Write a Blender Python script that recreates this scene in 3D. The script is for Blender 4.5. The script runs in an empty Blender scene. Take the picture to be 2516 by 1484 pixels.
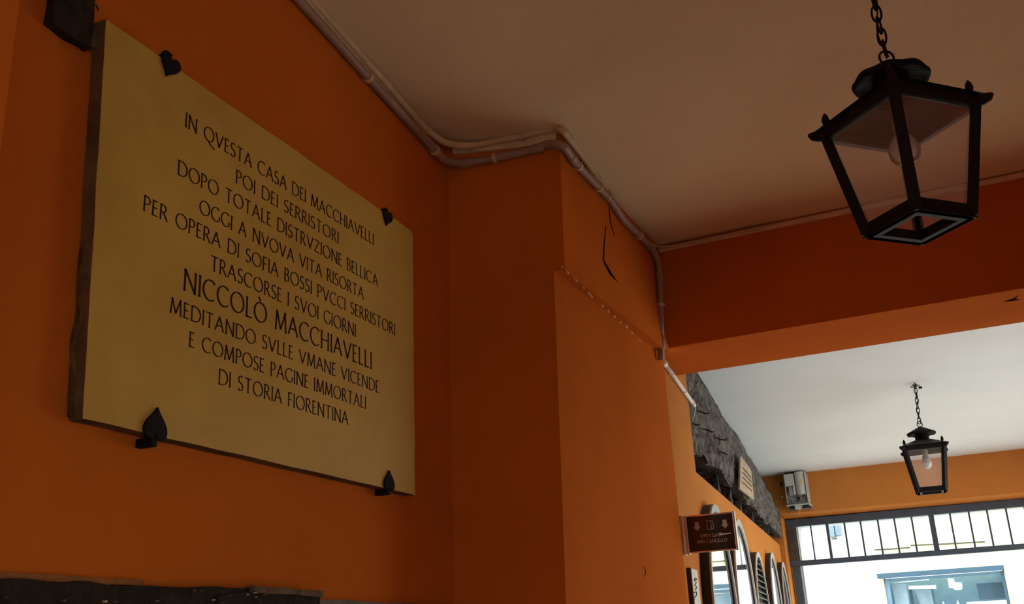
import bpy, bmesh, math, random
from mathutils import Vector, Matrix, noise
random.seed(7)
sc = bpy.context.scene
COL = sc.collection

# ------------------------------------------------------------------ camera
YAW, PITCH, ROLL, FPX = -22.662, 18.786, -2.948, 2500.0
CAM = Vector((0.0, 0.0, 1.55))
_y, _p, _r = (math.radians(a) for a in (YAW, PITCH, ROLL))
FWD = Vector((math.sin(_y)*math.cos(_p), math.cos(_y)*math.cos(_p), math.sin(_p)))
_rt = Vector((math.cos(_y), -math.sin(_y), 0)); _up = _rt.cross(FWD)
RGT = _rt*math.cos(_r) + _up*math.sin(_r)
UPV = _up*math.cos(_r) - _rt*math.sin(_r)
cd = bpy.data.cameras.new('camera'); cam = bpy.data.objects.new('camera', cd); COL.objects.link(cam)
cd.sensor_width = 36.0; cd.lens = 36.0*FPX/2516.0; cd.clip_start = 0.05; cd.clip_end = 200
cam.matrix_world = Matrix((( RGT.x, UPV.x, -FWD.x, CAM.x), (RGT.y, UPV.y, -FWD.y, CAM.y),
                           (RGT.z, UPV.z, -FWD.z, CAM.z), (0, 0, 0, 1)))
sc.camera = cam

# ------------------------------------------------------------------ light
sc.view_settings.view_transform = 'Standard'; sc.view_settings.look = 'None'
sc.view_settings.gamma = 1.0; sc.view_settings.use_curve_mapping = False
sc.view_settings.exposure = 0.0
world = bpy.data.worlds.new('sky'); sc.world = world; world.use_nodes = True
wb = world.node_tree.nodes['Background']
wb.inputs[0].default_value = (0.885, 0.955, 1.0, 1); wb.inputs[1].default_value = 6.2

def portal(name, loc, rot, sx, sy):                # daylight sampling through a real opening
    l = bpy.data.lights.new(name, 'AREA'); l.shape = 'RECTANGLE'; l.size = sx; l.size_y = sy
    l.cycles.is_portal = True
    o = bpy.data.objects.new(name, l); o.location = loc; o.rotation_euler = rot; COL.objects.link(o)
RA = (-2.4, -0.6, 0.0, 1.95)       # right wall opening, near bay: y0, y1, z0, z1
RB = (5.6, 10.6, 0.0, 2.5)      # right wall opening, far bay
XR = 1.7                        # right wall
portal('daylight_near', (XR+0.02, (RA[0]+RA[1])/2, (RA[2]+RA[3])/2), (0, math.radians(90), 0), RA[3]-RA[2], RA[1]-RA[0])
portal('daylight_far', (XR+0.02, (RB[0]+RB[1])/2, (RB[2]+RB[3])/2), (0, math.radians(90), 0), RB[3]-RB[2], RB[1]-RB[0])
portal('daylight_end', (-0.1, 12.02, 1.35), (math.radians(-90), 0, 0), 3.4, 2.7)

# ------------------------------------------------------------------ helpers
def ray(px, py):
    return RGT*((px-1258)/FPX) - UPV*((py-742)/FPX) + FWD
def AX(px, py, X): d = ray(px, py); return CAM + d*((X-CAM.x)/d.x)
def AY(px, py, Y): d = ray(px, py); return CAM + d*((Y-CAM.y)/d.y)
WC0 = Vector((-1.165, 4.833, 0)); WCN = Vector((1, 0.0998, 0)); WCD = Vector((-0.0998, 1, 0))
def WC(px, py, off=0.0):
    d = ray(px, py); return CAM + d*(((WC0-CAM).dot(WCN)+off)/d.dot(WCN))
def wcp(y, z, off=0.0):         # point on the mirror wall by y, z and distance in front of it
    return Vector((-1.165-0.0998*(y-4.833)+off, y, z))

def mat(name, col, rough=0.7, var=0.0, scale=6.0, bump=0.0, bscale=40.0, metal=0.0, spec=0.5, col2=None, detail=6.0, coat=0.0):
    m = bpy.data.materials.new(name); m.use_nodes = True
    nt = m.node_tree; b = nt.nodes['Principled BSDF']
    b.inputs['Base Color'].default_value = (*col, 1); b.inputs['Roughness'].default_value = rough
    b.inputs['Metallic'].default_value = metal; b.inputs['Specular IOR Level'].default_value = spec
    tc = nt.nodes.new('ShaderNodeTexCoord')
    if var > 0 or col2:
        n = nt.nodes.new('ShaderNodeTexNoise'); n.inputs['Scale'].default_value = scale; n.inputs['Detail'].default_value = detail
        n.inputs['Roughness'].default_value = 0.6
        nt.links.new(tc.outputs['Object'], n.inputs['Vector'])
        r = nt.nodes.new('ShaderNodeValToRGB')
        c2 = col2 or tuple(min(1, c*(1+var)) for c in col)
        c1 = col if col2 else tuple(c*(1-var) for c in col)
        r.color_ramp.elements[0].color = (*c1, 1); r.color_ramp.elements[0].position = 0.34
        r.color_ramp.elements[1].color = (*c2, 1); r.color_ramp.elements[1].position = 0.66
        nt.links.new(n.outputs['Fac'], r.inputs['Fac']); nt.links.new(r.outputs['Color'], b.inputs['Base Color'])
    if bump > 0:
        n2 = nt.nodes.new('ShaderNodeTexNoise'); n2.inputs['Scale'].default_value = bscale; n2.inputs['Detail'].default_value = 5
        nt.links.new(tc.outputs['Object'], n2.inputs['Vector'])
        bp = nt.nodes.new('ShaderNodeBump'); bp.inputs['Strength'].default_value = bump; bp.inputs['Distance'].default_value = 0.01
        nt.links.new(n2.outputs['Fac'], bp.inputs['Height']); nt.links.new(bp.outputs['Normal'], b.inputs['Normal'])
    return m

def pane_mat(name, haze, tint):
    m = bpy.data.materials.new(name); m.use_nodes = True; nt = m.node_tree
    for n in list(nt.nodes): nt.nodes.remove(n)
    o = nt.nodes.new('ShaderNodeOutputMaterial'); t = nt.nodes.new('ShaderNodeBsdfTransparent')
    d = nt.nodes.new('ShaderNodeBsdfDiffuse'); d.inputs[0].default_value = (*tint, 1)
    g = nt.nodes.new('ShaderNodeBsdfGlossy'); g.inputs['Roughness'].default_value = 0.08
    tr = nt.nodes.new('ShaderNodeBsdfTranslucent'); tr.inputs[0].default_value = (*tint, 1)
    a = nt.nodes.new('ShaderNodeAddShader'); nt.links.new(d.outputs[0], a.inputs[0]); nt.links.new(tr.outputs[0], a.inputs[1])
    m1 = nt.nodes.new('ShaderNodeMixShader'); m1.inputs[0].default_value = haze
    nt.links.new(t.outputs[0], m1.inputs[1]); nt.links.new(a.outputs[0], m1.inputs[2])
    m2 = nt.nodes.new('ShaderNodeMixShader'); fr = nt.nodes.new('ShaderNodeFresnel'); fr.inputs[0].default_value = 1.3
    nt.links.new(fr.outputs[0], m2.inputs[0]); nt.links.new(m1.outputs[0], m2.inputs[1]); nt.links.new(g.outputs[0], m2.inputs[2])
    nt.links.new(m2.outputs[0], o.inputs[0])
    return m

M = {}
M['orange'] = mat('orange_plaster', (0.61, 0.148, 0.017), 0.9, 0.07, 1.6, 0.25, 60, spec=0.02)
M['orange_lit'] = mat('orange_plaster_lit', (0.56, 0.215, 0.050), 0.9, 0.06, 1.6, 0.2, 60, spec=0.03)  # same orange plaster, the far bay's washed-out light mixed into its colour
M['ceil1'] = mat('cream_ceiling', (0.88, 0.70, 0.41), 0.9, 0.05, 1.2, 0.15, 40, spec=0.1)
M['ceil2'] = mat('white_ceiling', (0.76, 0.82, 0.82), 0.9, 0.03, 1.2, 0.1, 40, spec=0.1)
M['cream'] = mat('cream_trim_paint', (0.80, 0.60, 0.36), 0.8, 0.12, 14, 0.3, 80, spec=0.2)
M['floor'] = mat('stone_floor', (0.33, 0.30, 0.27), 0.7, 0.15, 4, 0.2, 30)
M['marble'] = mat('stained_marble', (0.55, 0.335, 0.052), 0.55, 0.10, 3.2, 0.08, 90, spec=0.25, col2=(0.67, 0.435, 0.085))
M['slabedge'] = mat('grimy_slab_edge', (0.10, 0.055, 0.024), 0.9, 0.0, 14, 0.4, 70, spec=0.05, col2=(0.19, 0.11, 0.05))
M['mortar'] = mat('dirty_mortar', (0.07, 0.035, 0.014), 0.95, 0.0, 50, 0.6, 90, spec=0.02, col2=(0.20, 0.115, 0.05))
M['ink'] = mat('letter_paint', (0.045, 0.018, 0.012), 0.8, spec=0.1)
M['iron'] = mat('black_iron', (0.009, 0.009, 0.009), 0.6, 0.3, 40, 0.2, 120, spec=0.2)
M['ironm'] = mat('matt_iron', (0.010, 0.010, 0.009), 0.75, 0.3, 60, 0.4, 150, spec=0.15)
M['roofin'] = mat('lantern_roof_metal', (0.035, 0.035, 0.033), 0.5, 0.2, 20, 0.1, 60)
M['pipe'] = mat('grey_brown_conduit', (0.34, 0.22, 0.15), 0.45, 0.12, 18, 0.1, 60)
M['pipec'] = mat('cream_painted_pipe', (0.70, 0.49, 0.27), 0.6, 0.12, 18, 0.2, 60)
M['white'] = mat('white_plastic', (0.82, 0.80, 0.76), 0.4)
M['oldwood'] = mat('blackened_wood', (0.018, 0.013, 0.009), 0.9, 0.0, 30, 1.0, 60, spec=0.2, col2=(0.034, 0.026, 0.016))
M['greywood'] = mat('weathered_grey_wood', (0.035, 0.031, 0.028), 0.95, 0.0, 13, 1.0, 38, spec=0.05, col2=(0.21, 0.195, 0.18), detail=12)
M['splinter'] = mat('split_wood', (0.16, 0.11, 0.065), 0.9, 0.35, 30, 0.6, 80, spec=0.1)
M['stone'] = mat('grey_stone', (0.17, 0.14, 0.10), 0.85, 0.25, 14, 0.5, 60)
M['dark'] = mat('dark_void', (0.02, 0.016, 0.012), 0.95, spec=0.0)
M['crack'] = mat('crack_dirt', (0.03, 0.014, 0.008), 0.95, spec=0.0)
M['rawplaster'] = mat('raw_plaster', (0.36, 0.15, 0.05), 0.95, 0.2, 30, 0.4, 80, spec=0.0)
M['chip'] = mat('bare_plaster', (0.75, 0.52, 0.36), 0.9, 0.1, 60)
M['pane'] = pane_mat('dusty_pane', 0.16, (0.46, 0.40, 0.36))
M['bulbc'] = pane_mat('clear_globe', 0.42, (0.42, 0.38, 0.34))
M['bulbw'] = mat('opal_bulb', (0.85, 0.85, 0.80), 0.3)
M['socket'] = mat('grey_socket', (0.22, 0.21, 0.17), 0.6)
M['mirror'] = mat('mirror_glass', (0.92, 0.93, 0.90), 0.03, metal=1.0)
M['chrome'] = mat('brushed_aluminium', (0.62, 0.60, 0.57), 0.32, metal=1.0)
M['greyframe'] = mat('grey_painted_frame', (0.42, 0.43, 0.42), 0.5, 0.05, 20)
M['blackframe'] = mat('black_frame', (0.012, 0.012, 0.012), 0.6)
M['slat'] = mat('dark_green_slat', (0.035, 0.045, 0.042), 0.55)
M['signface'] = mat('sign_black', (0.020, 0.016, 0.013), 0.25)
M['signink'] = mat('sign_print', (0.42, 0.36, 0.29), 0.7)
M['strike'] = mat('correction_white', (0.8, 0.76, 0.7), 0.7)
M['boxw'] = mat('white_box', (0.60, 0.59, 0.56), 0.5, 0.06, 12)
M['greyplast'] = mat('grey_plastic', (0.36, 0.38, 0.34), 0.55, 0.1, 20)
M['greylight'] = mat('light_grey_plastic', (0.52, 0.54, 0.50), 0.5, 0.06, 20)
M['yellow'] = mat('yellow_sticker', (0.75, 0.55, 0.05), 0.6)
M['frame'] = mat('dark_steel', (0.055, 0.080, 0.115), 0.45, 0.15, 12, spec=0.5)
M['postwood'] = mat('dark_brown_post', (0.075, 0.055, 0.042), 0.5, 0.2, 10)
M['facw'] = mat('white_render', (0.86, 0.86, 0.85), 0.9)
M['facc'] = mat('cream_render', (0.80, 0.70, 0.38), 0.9)
M['reveal'] = mat('pale_reveal', (0.62, 0.68, 0.72), 0.9, 0.06, 5)
M['pave'] = mat('street_paving', (0.55, 0.54, 0.51), 0.9, 0.1, 3)
M['shopblue'] = mat('blue_grey_paint', (0.12, 0.225, 0.33), 0.7, 0.1, 8)
M['shopdark'] = mat('dark_blue_grey', (0.035, 0.08, 0.12), 0.5, 0.1, 8)
M['shoplight'] = mat('pale_blue_card', (0.26, 0.36, 0.43), 0.8, 0.06, 12)
M['unit'] = mat('unit_grey_blue', (0.15, 0.21, 0.26), 0.6, 0.1, 10)
M['paper'] = mat('white_paper', (0.80, 0.86, 0.88), 0.8)
M['cable'] = mat('thin_grey_cable', (0.06, 0.055, 0.05), 0.7)
M['note'] = mat('aged_card', (0.55, 0.46, 0.33), 0.7, 0.0, 9, col2=(0.30, 0.21, 0.12))

class MB:
    def __init__(s): s.bm = bmesh.new()
    def hexa(s, b, t):                       # bottom 4 pts, top 4 pts, same order
        v = [s.bm.verts.new(p) for p in list(b)+list(t)]
        for f in ((3,2,1,0),(4,5,6,7),(0,1,5,4),(1,2,6,5),(2,3,7,6),(3,0,4,7)): s.bm.faces.new([v[i] for i in f])
        return s
    def box(s, lo, hi, mx=None):
        x0,y0,z0 = lo; x1,y1,z1 = hi
        P = [(x0,y0,z0),(x1,y0,z0),(x1,y1,z0),(x0,y1,z0)]; Q = [(a,b,z1) for a,b,_ in P]
        if mx: P = [mx @ Vector(p) for p in P]; Q = [mx @ Vector(p) for p in Q]
        return s.hexa(P, Q)
    def prism(s, pts, vec):
        vec = Vector(vec); n = len(pts)
        a = [s.bm.verts.new(p) for p in pts]; b = [s.bm.verts.new(Vector(p)+vec) for p in pts]
        s.bm.faces.new(a[::-1]); s.bm.faces.new(b)
        for i in range(n): s.bm.faces.new((a[i], a[(i+1)%n], b[(i+1)%n], b[i]))
        return s
    def bar(s, p, q, w, t, up=(0,0,1)):      # square bar between two points
        p, q = Vector(p), Vector(q); d = (q-p).normalized(); u = Vector(up)
        if abs(d.dot(u)) > .98: u = Vector((1,0,0))
        x = d.cross(u).normalized()*w/2; y = x.cross(d).normalized()*t/2
        return s.hexa([p-x-y,p+x-y,p+x+y,p-x+y], [q-x-y,q+x-y,q+x+y,q-x+y])
    def tube(s, path, r, seg=10, caps=True, closed=False):
        path = [Vector(p) for p in path]; n = len(path); rings = []; ref = None
        for i, p in enumerate(path):
            a = path[(i-1) % n] if (i > 0 or closed) else p; b = path[(i+1) % n] if (i < n-1 or closed) else p
            d = (b-a).normalized()
            if ref is None:
                ref = d.orthogonal().normalized()
            ref = (ref - d*ref.dot(d)).normalized(); bi = d.cross(ref)
            rr = r[i] if isinstance(r, (list, tuple)) else r
            rings.append([s.bm.verts.new(p + (ref*math.cos(2*math.pi*k/seg) + bi*math.sin(2*math.pi*k/seg))*rr) for k in range(seg)])
        for i in range(n if closed else n-1):
            A, B = rings[i], rings[(i+1) % n]
            for k in range(seg): s.bm.faces.new((A[k], A[(k+1)%seg], B[(k+1)%seg], B[k]))
        if caps and not closed:
            s.bm.faces.new(rings[0][::-1]); s.bm.faces.new(rings[-1])
        return s
    def lathe(s, prof, c=(0,0,0), seg=24, fn=None):   # prof: (r, z); fn(angle, r) -> r, dz
        c = Vector(c); rings = []
        for r, z in prof:
            ring = []
            for k in range(seg):
                a = 2*math.pi*k/seg; rr, dz = fn(a, r) if fn else (r, 0)
                ring.append(s.bm.verts.new(c + Vector((rr*math.cos(a), rr*math.sin(a), z+dz))))
            rings.append(ring)
        for A, B in zip(rings, rings[1:]):
            for k in range(seg): s.bm.faces.new((A[k], A[(k+1)%seg], B[(k+1)%seg], B[k]))
        s.bm.faces.new(rings[0][::-1]); s.bm.faces.new(rings[-1])
        return s
    def quad(s, *p):
        s.bm.faces.new([s.bm.verts.new(x) for x in p]); return s
    def build(s, name, m, parent=None, bevel=0, smooth=False):
        bmesh.ops.recalc_face_normals(s.bm, faces=s.bm.faces[:])
        me = bpy.data.meshes.new(name); s.bm.to_mesh(me); s.bm.free()
        o = bpy.data.objects.new(name, me); COL.objects.link(o); me.materials.append(m)
        if smooth:
            for p in me.polygons: p.use_smooth = True
        if bevel:
            b = o.modifiers.new('b', 'BEVEL'); b.width = bevel; b.segments = 2; b.limit_method = 'ANGLE'
        if parent is not None: o.parent = parent
        return o

def tag(o, label, cat, group=None):
    o['label'] = label; o['category'] = cat
    if group: o['group'] = group
    return o
def thing(name, label, cat, loc=(0,0,0), rz=0, group=None):
    o = bpy.data.objects.new(name, None); COL.objects.link(o); o.location = loc; o.rotation_euler = (0,0,rz)
    o.empty_display_size = 0.1
    return tag(o, label, cat, group)
def struct(o, label=None, cat=None):
    o['kind'] = 'structure'
    if label: o['label'] = label; o['category'] = cat or 'wall'
    return o
def smooth_path(pts, r=0.06, n=6):           # round the corners of a polyline
    pts = [Vector(p) for p in pts]; out = [pts[0]]
    for a, b, c in zip(pts, pts[1:], pts[2:]):
        d1 = (a-b); d2 = (c-b); k = min(r, d1.length*.45, d2.length*.45)
        p, q = b+d1.normalized()*k, b+d2.normalized()*k
        for i in range(n+1):
            t = i/n; out.append(p*(1-t)**2 + b*2*t*(1-t) + q*t*t)
    out.append(pts[-1]); return out
def text(name, body, size, m, parent, mx, sx=1.0, ext=0.0004):
    c = bpy.data.curves.new(name, 'FONT'); c.body = body; c.size = size; c.align_x = 'CENTER'; c.align_y = 'CENTER'; c.extrude = ext
    o = bpy.data.objects.new(name, c); COL.objects.link(o); c.materials.append(m)
    dg = bpy.context.evaluated_depsgraph_get(); me = bpy.data.meshes.new_from_object(o.evaluated_get(dg)); me.name = name
    bpy.data.objects.remove(o); o = bpy.data.objects.new(name, me); COL.objects.link(o)
    o.matrix_world = mx @ Matrix.Diagonal((sx,1,1,1)); o.parent = parent
    if parent is not None: o.matrix_parent_inverse = Matrix.Translation(parent.location).inverted()
    return o

# ------------------------------------------------------------------ room shell
XA = -1.445            # plaque wall face
XB, XBL = -1.054, -1.090   # pilaster side: above / below the plaster step
ZT = 3.7
struct(MB().box((-3.2, -3.2, -0.2), (XR+.25, 12.0, 0)).build('floor', M['floor']), 'grey stone floor of the passage', 'floor')
struct(MB().box((XA-.4, .70, 0), (XA, 3.3, ZT)).build('wall_left', M['orange']), 'dark orange plastered wall carrying the inscribed marble plaque', 'wall')
struct(MB().box((XA-.4, -3.2, 0), (XB, .835, ZT)).build('wall_entry', M['orange'], bevel=.004), 'brighter orange pilaster edge at the extreme left of the picture', 'wall')
w = MB()
def yf(x, z):                   # the pilaster's front: slightly out of true
    u = (x-XA)/(XBL-XA); a = 2.816+.0385*z; b = 2.770+.0790*z
    return a*(1-u)+b*u
zl = [i*2.73/14 for i in range(15)] + [2.73+(ZT-2.73)*i/5 for i in range(1, 6)]
xl = [XA-.2, XA-.1] + [XA+(XBL-XA)*i/8 for i in range(9)]
gv = [[w.bm.verts.new((x, yf(x, z), z)) for x in xl] for z in zl]
gu = [w.bm.verts.new((XB, yf(XB, z), z)) for z in zl[14:]]
for a in range(len(zl)-1):
    row = [(gv[a][k], gv[a][k+1], gv[a+1][k+1], gv[a+1][k]) for k in range(len(xl)-1)]
    if a >= 14: row.append((gv[a][-1], gu[a-14], gu[a-13], gv[a+1][-1]))
    for q in row: w.bm.faces.new(q).smooth = True
def side(x, z0, z1, z1b):
    n = 8; P = [[(x, yf(x, z)*(1-k/n)+4.34*k/n, z+(zb-z)*k/n) for z, zb in ((z0[0], z0[1]), (z1, z1b))] for k in range(n+1)]
    for p, q in zip(P, P[1:]): w.quad(p[0], q[0], q[1], p[1])
side(XBL, (0, 0), 2.73, 2.765); side(XB, (2.73, 2.765), ZT, ZT)
w.quad((XBL, yf(XBL,2.73), 2.73), (XB, yf(XB,2.73), 2.73), (XB, 4.34, 2.765), (XBL, 4.34, 2.765))
wc = struct(w.build('wall_corner', M['orange']), 'orange pilaster jutting out beside the plaque wall, with a plaster step', 'wall')

# ceiling of the near bay: slightly uneven slab
ys = [-3.2, 0.4, 1.2, 2.08, 2.80, 3.4, 3.95, 4.34]
zs = [3.52, 3.46, 3.40, 3.335, 3.262, 3.250, 3.252, 3.282]
zr = [3.52, 3.46, 3.40, 3.345, 3.30, 3.29, 3.294, 3.306]
w = MB()
for i in range(len(ys)-1):
    a, b = ys[i], ys[i+1]
    for (x0, x1, f, g) in ((XA-.3, -1.0, zs, zs), (-1.0, XR+.25, zs, zr)):
        w.hexa([(x0,a,f[i]),(x1,a,g[i]),(x1,b,g[i+1]),(x0,b,f[i+1])], [(x0,a,3.9),(x1,a,3.9),(x1,b,3.9),(x0,b,3.9)])
bmesh.ops.remove_doubles(w.bm, verts=w.bm.verts[:], dist=1e-4)
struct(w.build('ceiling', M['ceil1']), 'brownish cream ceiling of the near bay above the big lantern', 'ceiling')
# cross beam
w = MB(); w.hexa([(-1.6,4.32,2.785),(XR+.25,4.32,2.815),(XR+.25,4.83,2.805),(-1.6,4.83,2.785)], [(-1.6,4.32,ZT),(XR+.25,4.32,ZT),(XR+.25,4.83,ZT),(-1.6,4.83,ZT)])
beam = struct(w.build('ceiling_beam', M['orange'], bevel=.004), 'dark orange cross beam spanning the passage behind the big lantern', 'beam')
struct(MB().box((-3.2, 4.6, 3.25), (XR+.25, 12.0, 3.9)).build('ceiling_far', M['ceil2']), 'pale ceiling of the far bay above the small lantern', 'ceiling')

# mirror wall: lower plaster with the cut edge, full height part at its near end, recess behind the timber
YE = 11.75
w = MB()
def wq(y0, y1, zb0, zb1, zt0, zt1, o0, o1):
    w.hexa([wcp(y0,zb0,o0),wcp(y0,zb0,o1),wcp(y1,zb1,o1),wcp(y1,zb1,o0)], [wcp(y0,zt0,o0),wcp(y0,zt0,o1),wcp(y1,zt1,o1),wcp(y1,zt1,o0)])
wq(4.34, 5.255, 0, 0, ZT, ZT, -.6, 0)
struct(w.build('wall_pier', M['orange_lit']), 'orange wall piece beside the near end of the grey timber', 'wall'); w = MB()
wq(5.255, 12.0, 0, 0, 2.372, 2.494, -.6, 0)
struct(w.build('wall_mirrors', M['orange_lit']), 'lighter orange wall with arched mirrors below the old timber', 'wall')
w = MB(); wq(5.2, 12.0, 2.3, 2.3, ZT, ZT, -.9, -.45); struct(w.build('wall_recess', M['orange_lit']))

# end wall with the wide gate opening
ZO = 2.795
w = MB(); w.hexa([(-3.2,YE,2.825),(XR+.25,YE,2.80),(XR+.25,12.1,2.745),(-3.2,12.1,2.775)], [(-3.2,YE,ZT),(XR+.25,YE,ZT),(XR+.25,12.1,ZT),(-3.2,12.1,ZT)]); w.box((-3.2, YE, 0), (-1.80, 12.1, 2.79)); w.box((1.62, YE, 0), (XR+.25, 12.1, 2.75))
struct(w.build('wall_end', M['orange_lit'], bevel=.006), 'orange wall above the gate at the far end', 'wall')
w = MB(); w.box((-3.2, 12.1, 2.705), (3.2, 12.42, 7)); w.box((-3.2, 12.1, 0), (-1.685, 12.42, 2.705)); w.box((1.62, 12.1, 0), (3.2, 12.42, 2.705))
struct(w.build('wall_outer', M['reveal']), 'pale outer reveal seen just beyond the gate frame', 'wall')
# right wall with its openings (outside the frame) and the back wall
w = MB()
w.box((XR, -3.2, 0), (XR+.25, RA[0], ZT)); w.box((XR, RA[1], 0), (XR+.25, RB[0], ZT)); w.box((XR, RB[1], 0), (XR+.25, 12.1, ZT))
w.box((XR, RA[0], RA[3]), (XR+.25, RA[1], ZT)); w.box((XR, RB[0], RB[3]), (XR+.25, RB[1], ZT))
struct(w.build('wall_right', M['orange']))
struct(MB().box((-3.2, -3.4, 0), (XR+.25, -3.2, ZT)).build('wall_back', M['orange']))
struct(MB().box((-30, -12, -.25), (40, 40, -.05)).build('street_ground', M['pave']))

# cream painted strip under the ceiling along the beam and the pilaster front
w = MB(); w.hexa([(XB,4.306,3.247),(XR,4.306,3.277),(XR,4.33,3.277),(XB,4.33,3.247)], [(XB,4.306,3.268),(XR,4.306,3.30),(XR,4.33,3.30),(XB,4.33,3.268)])
struct(w.build('trim_1', M['cream'], bevel=.003), 'cream painted strip along the top of the dark beam', 'trim')
w = MB(); w.hexa([(XA+.02,2.932,3.225),(XB-.01,3.018,3.215),(XB-.01,3.05,3.215),(XA+.02,2.965,3.225)], [(XA+.02,2.932,3.275),(XB-.01,3.018,3.275),(XB-.01,3.05,3.275),(XA+.02,2.965,3.275)])
struct(w.build('trim_2', M['cream'], bevel=.003), 'cream painted strip on the pilaster under the upper pipe', 'trim')

# cracks and chips in the plaster
def crack(path, wid, X, par, name='crack'):
    P = [AX(x, y, X+.0012) for x, y in path]; w = MB()
    for i in range(len(P)-1):
        a, b = P[i], P[i+1]; n = (b-a).normalized().cross(Vector((1,0,0)))
        w.prism([a-n*wid[i]/2, a+n*wid[i]/2, b+n*wid[i+1]/2, b-n*wid[i+1]/2], (-.004,0,0))
    return w.build(name, M['crack'], par)
crack([(1497,508),(1499,535),(1503,558),(1511,580)], [.008,.011,.012,.003], XB, wc)
crack([(1489,556),(1485,600),(1483,640),(1498,668),(1516,691)], [.005,.009,.015,.022,.002], XB, wc)
crack([(1583,1392),(1587,1405),(1585,1418)], [.002,.004,.002], XBL, wc)
for i, (x, y, s) in enumerate([(1380,656,.005),(1394,670,.008),(1410,684,.005),(1416,690,.007),(1433,708,.006),(1447,722,.009),(1452,728,.008),(1480,752,.008),(1494,766,.008),(1509,778,.008),(1524,792,.010),(1539,803,.012),(1552,818,.010),(1571,838,.006)]):
    p = AX(x, y, XB+.001); a = [p + Vector((0, math.cos(k*1.05+i)*s*random.uniform(.6,1.2)*1.5, math.sin(k*1.05+i)*s*random.uniform(.3,.7))) for k in range(6)]
    MB().prism(a, (.003,0,0)).build('plaster_chip', M['chip'], wc)
w = MB(); a, b, c, d, e = (AY(x, y, 4.319) for x, y in ((2463,738),(2490,724),(2505,727),(2508,733),(2480,737)))
# the crack is under the beam: a dark split on its soffit
def soffit(px, py, z=2.807): dd = ray(px, py); return CAM + dd*((z-CAM.z)/dd.z)
w.prism([soffit(*p) for p in ((2463,738),(2488,730),(2503,722),(2494,731),(2507,733),(2484,737))], (0,0,-.006))
w.build('crack', M['crack'], beam)

cl = bpy.data.objects['ceiling']
for px, py, L in ((922,66,.014), (1466,243,.008), (1222,244,.020), (1240,242,.012)):
    d = ray(px, py); z = 3.305; p = CAM + d*((z-CAM.z)/d.z); p.z = 3.30 if p.y > 2.4 else 3.325
    MB().prism([p+Vector((-L,0,0)), p+Vector((0,L*.5,0)), p+Vector((L,.2*L,0)), p+Vector((0,-L*.4,0))], (0,0,.06)).build('paint_flake', M['crack'], cl)

# ------------------------------------------------------------------ rough mesh helper
def rough_block(w, org, ux, uy, uz, nx, ny, nz, amp, sc_, seed):
    """a subdivided box org + a*ux + b*uy + c*uz whose skin is pushed about by noise"""
    org, ux, uy, uz = (Vector(v) for v in (org, ux, uy, uz)); V = {}
    cen = org+(ux+uy+uz)/2
    def vert(i, j, k):
        if (i,j,k) not in V:
            p = org + ux*(i/nx) + uy*(j/ny) + uz*(k/nz)
            q = Vector((p.x*sc_[0], p.y*sc_[1], p.z*sc_[2])) + Vector((seed, seed*2, 0))
            d = Vector((noise.noise(q), noise.noise(q+Vector((31,0,0))), noise.noise(q+Vector((0,57,0)))))
            V[(i,j,k)] = w.bm.verts.new(p + d*amp)
        return V[(i,j,k)]
    for (A, B, f) in ((nx, ny, lambda a,b,s: (a,b,s*nz)), (nx, nz, lambda a,b,s: (a,s*ny,b)), (ny, nz, lambda a,b,s: (s*nx,a,b))):
        for a in range(A):
            for b in range(B):
                for s in (0, 1):
                    w.bm.faces.new([vert(*f(a,b,s)), vert(*f(a+1,b,s)), vert(*f(a+1,b+1,s)), vert(*f(a,b+1,s))])
    return w

# ------------------------------------------------------------------ marble plaque with its inscription
PT, YP0, YP1, ZP0, ZP1 = .034, 1.345, 2.580, 1.9775, 2.798
XP = XA + .004 + PT
plaque = thing('marble_plaque', 'large marble plaque with ten lines of dark Roman capitals on the orange wall', 'plaque', (XA+.004, (YP0+YP1)/2, ZP0))
def local(o, mats_parent):      # keep world coordinates for a child built in world space
    o.matrix_parent_inverse = Matrix.LocRotScale(mats_parent.location, mats_parent.rotation_euler, None).inverted(); return o
w = MB()
N = 40; top = []; 
front = []
for i in range(N+1):
    t = i/N; front.append((YP0+(YP1-YP0)*t, ZP0 + .002*noise.noise((t*9,0,0))))
for i in range(N//2+1):
    t = i/(N//2); front.append((YP1 + .016*t - .004*noise.noise((t*7,3,0)), ZP0+(ZP1-ZP0)*t*.985))
for i in range(N+1):
    t = i/N; front.append((YP1+.004-(YP1-YP0+.035)*t, ZP1 + .003*noise.noise((t*9,5,0))))
for i in range(1, N//2):
    t = i/(N//2); front.append((YP0-.031*(1-t) + .002*noise.noise((t*8,8,0)), ZP1-(ZP1-ZP0)*t))
w.prism([(XA+.004, y, z) for y, z in front], (PT,0,0))
slab = local(w.build('slab', M['marble'], plaque, bevel=.002), plaque)
slab.data.materials.append(M['slabedge'])
for f in slab.data.polygons:
    if abs(f.normal.x) < .5: f.material_index = 1
# rough bed of mortar between the slab and the wall
w = MB(); rough_block(w, (XA+.007, YP0-.012, ZP0+.004), (.008,0,0), (0,YP1-YP0+.004,0), (0,0,ZP1-ZP0-.012), 1, 40, 40, .007, (25,25,13), 33)
local(w.build('mortar_bed', M['mortar'], plaque), plaque)

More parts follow.
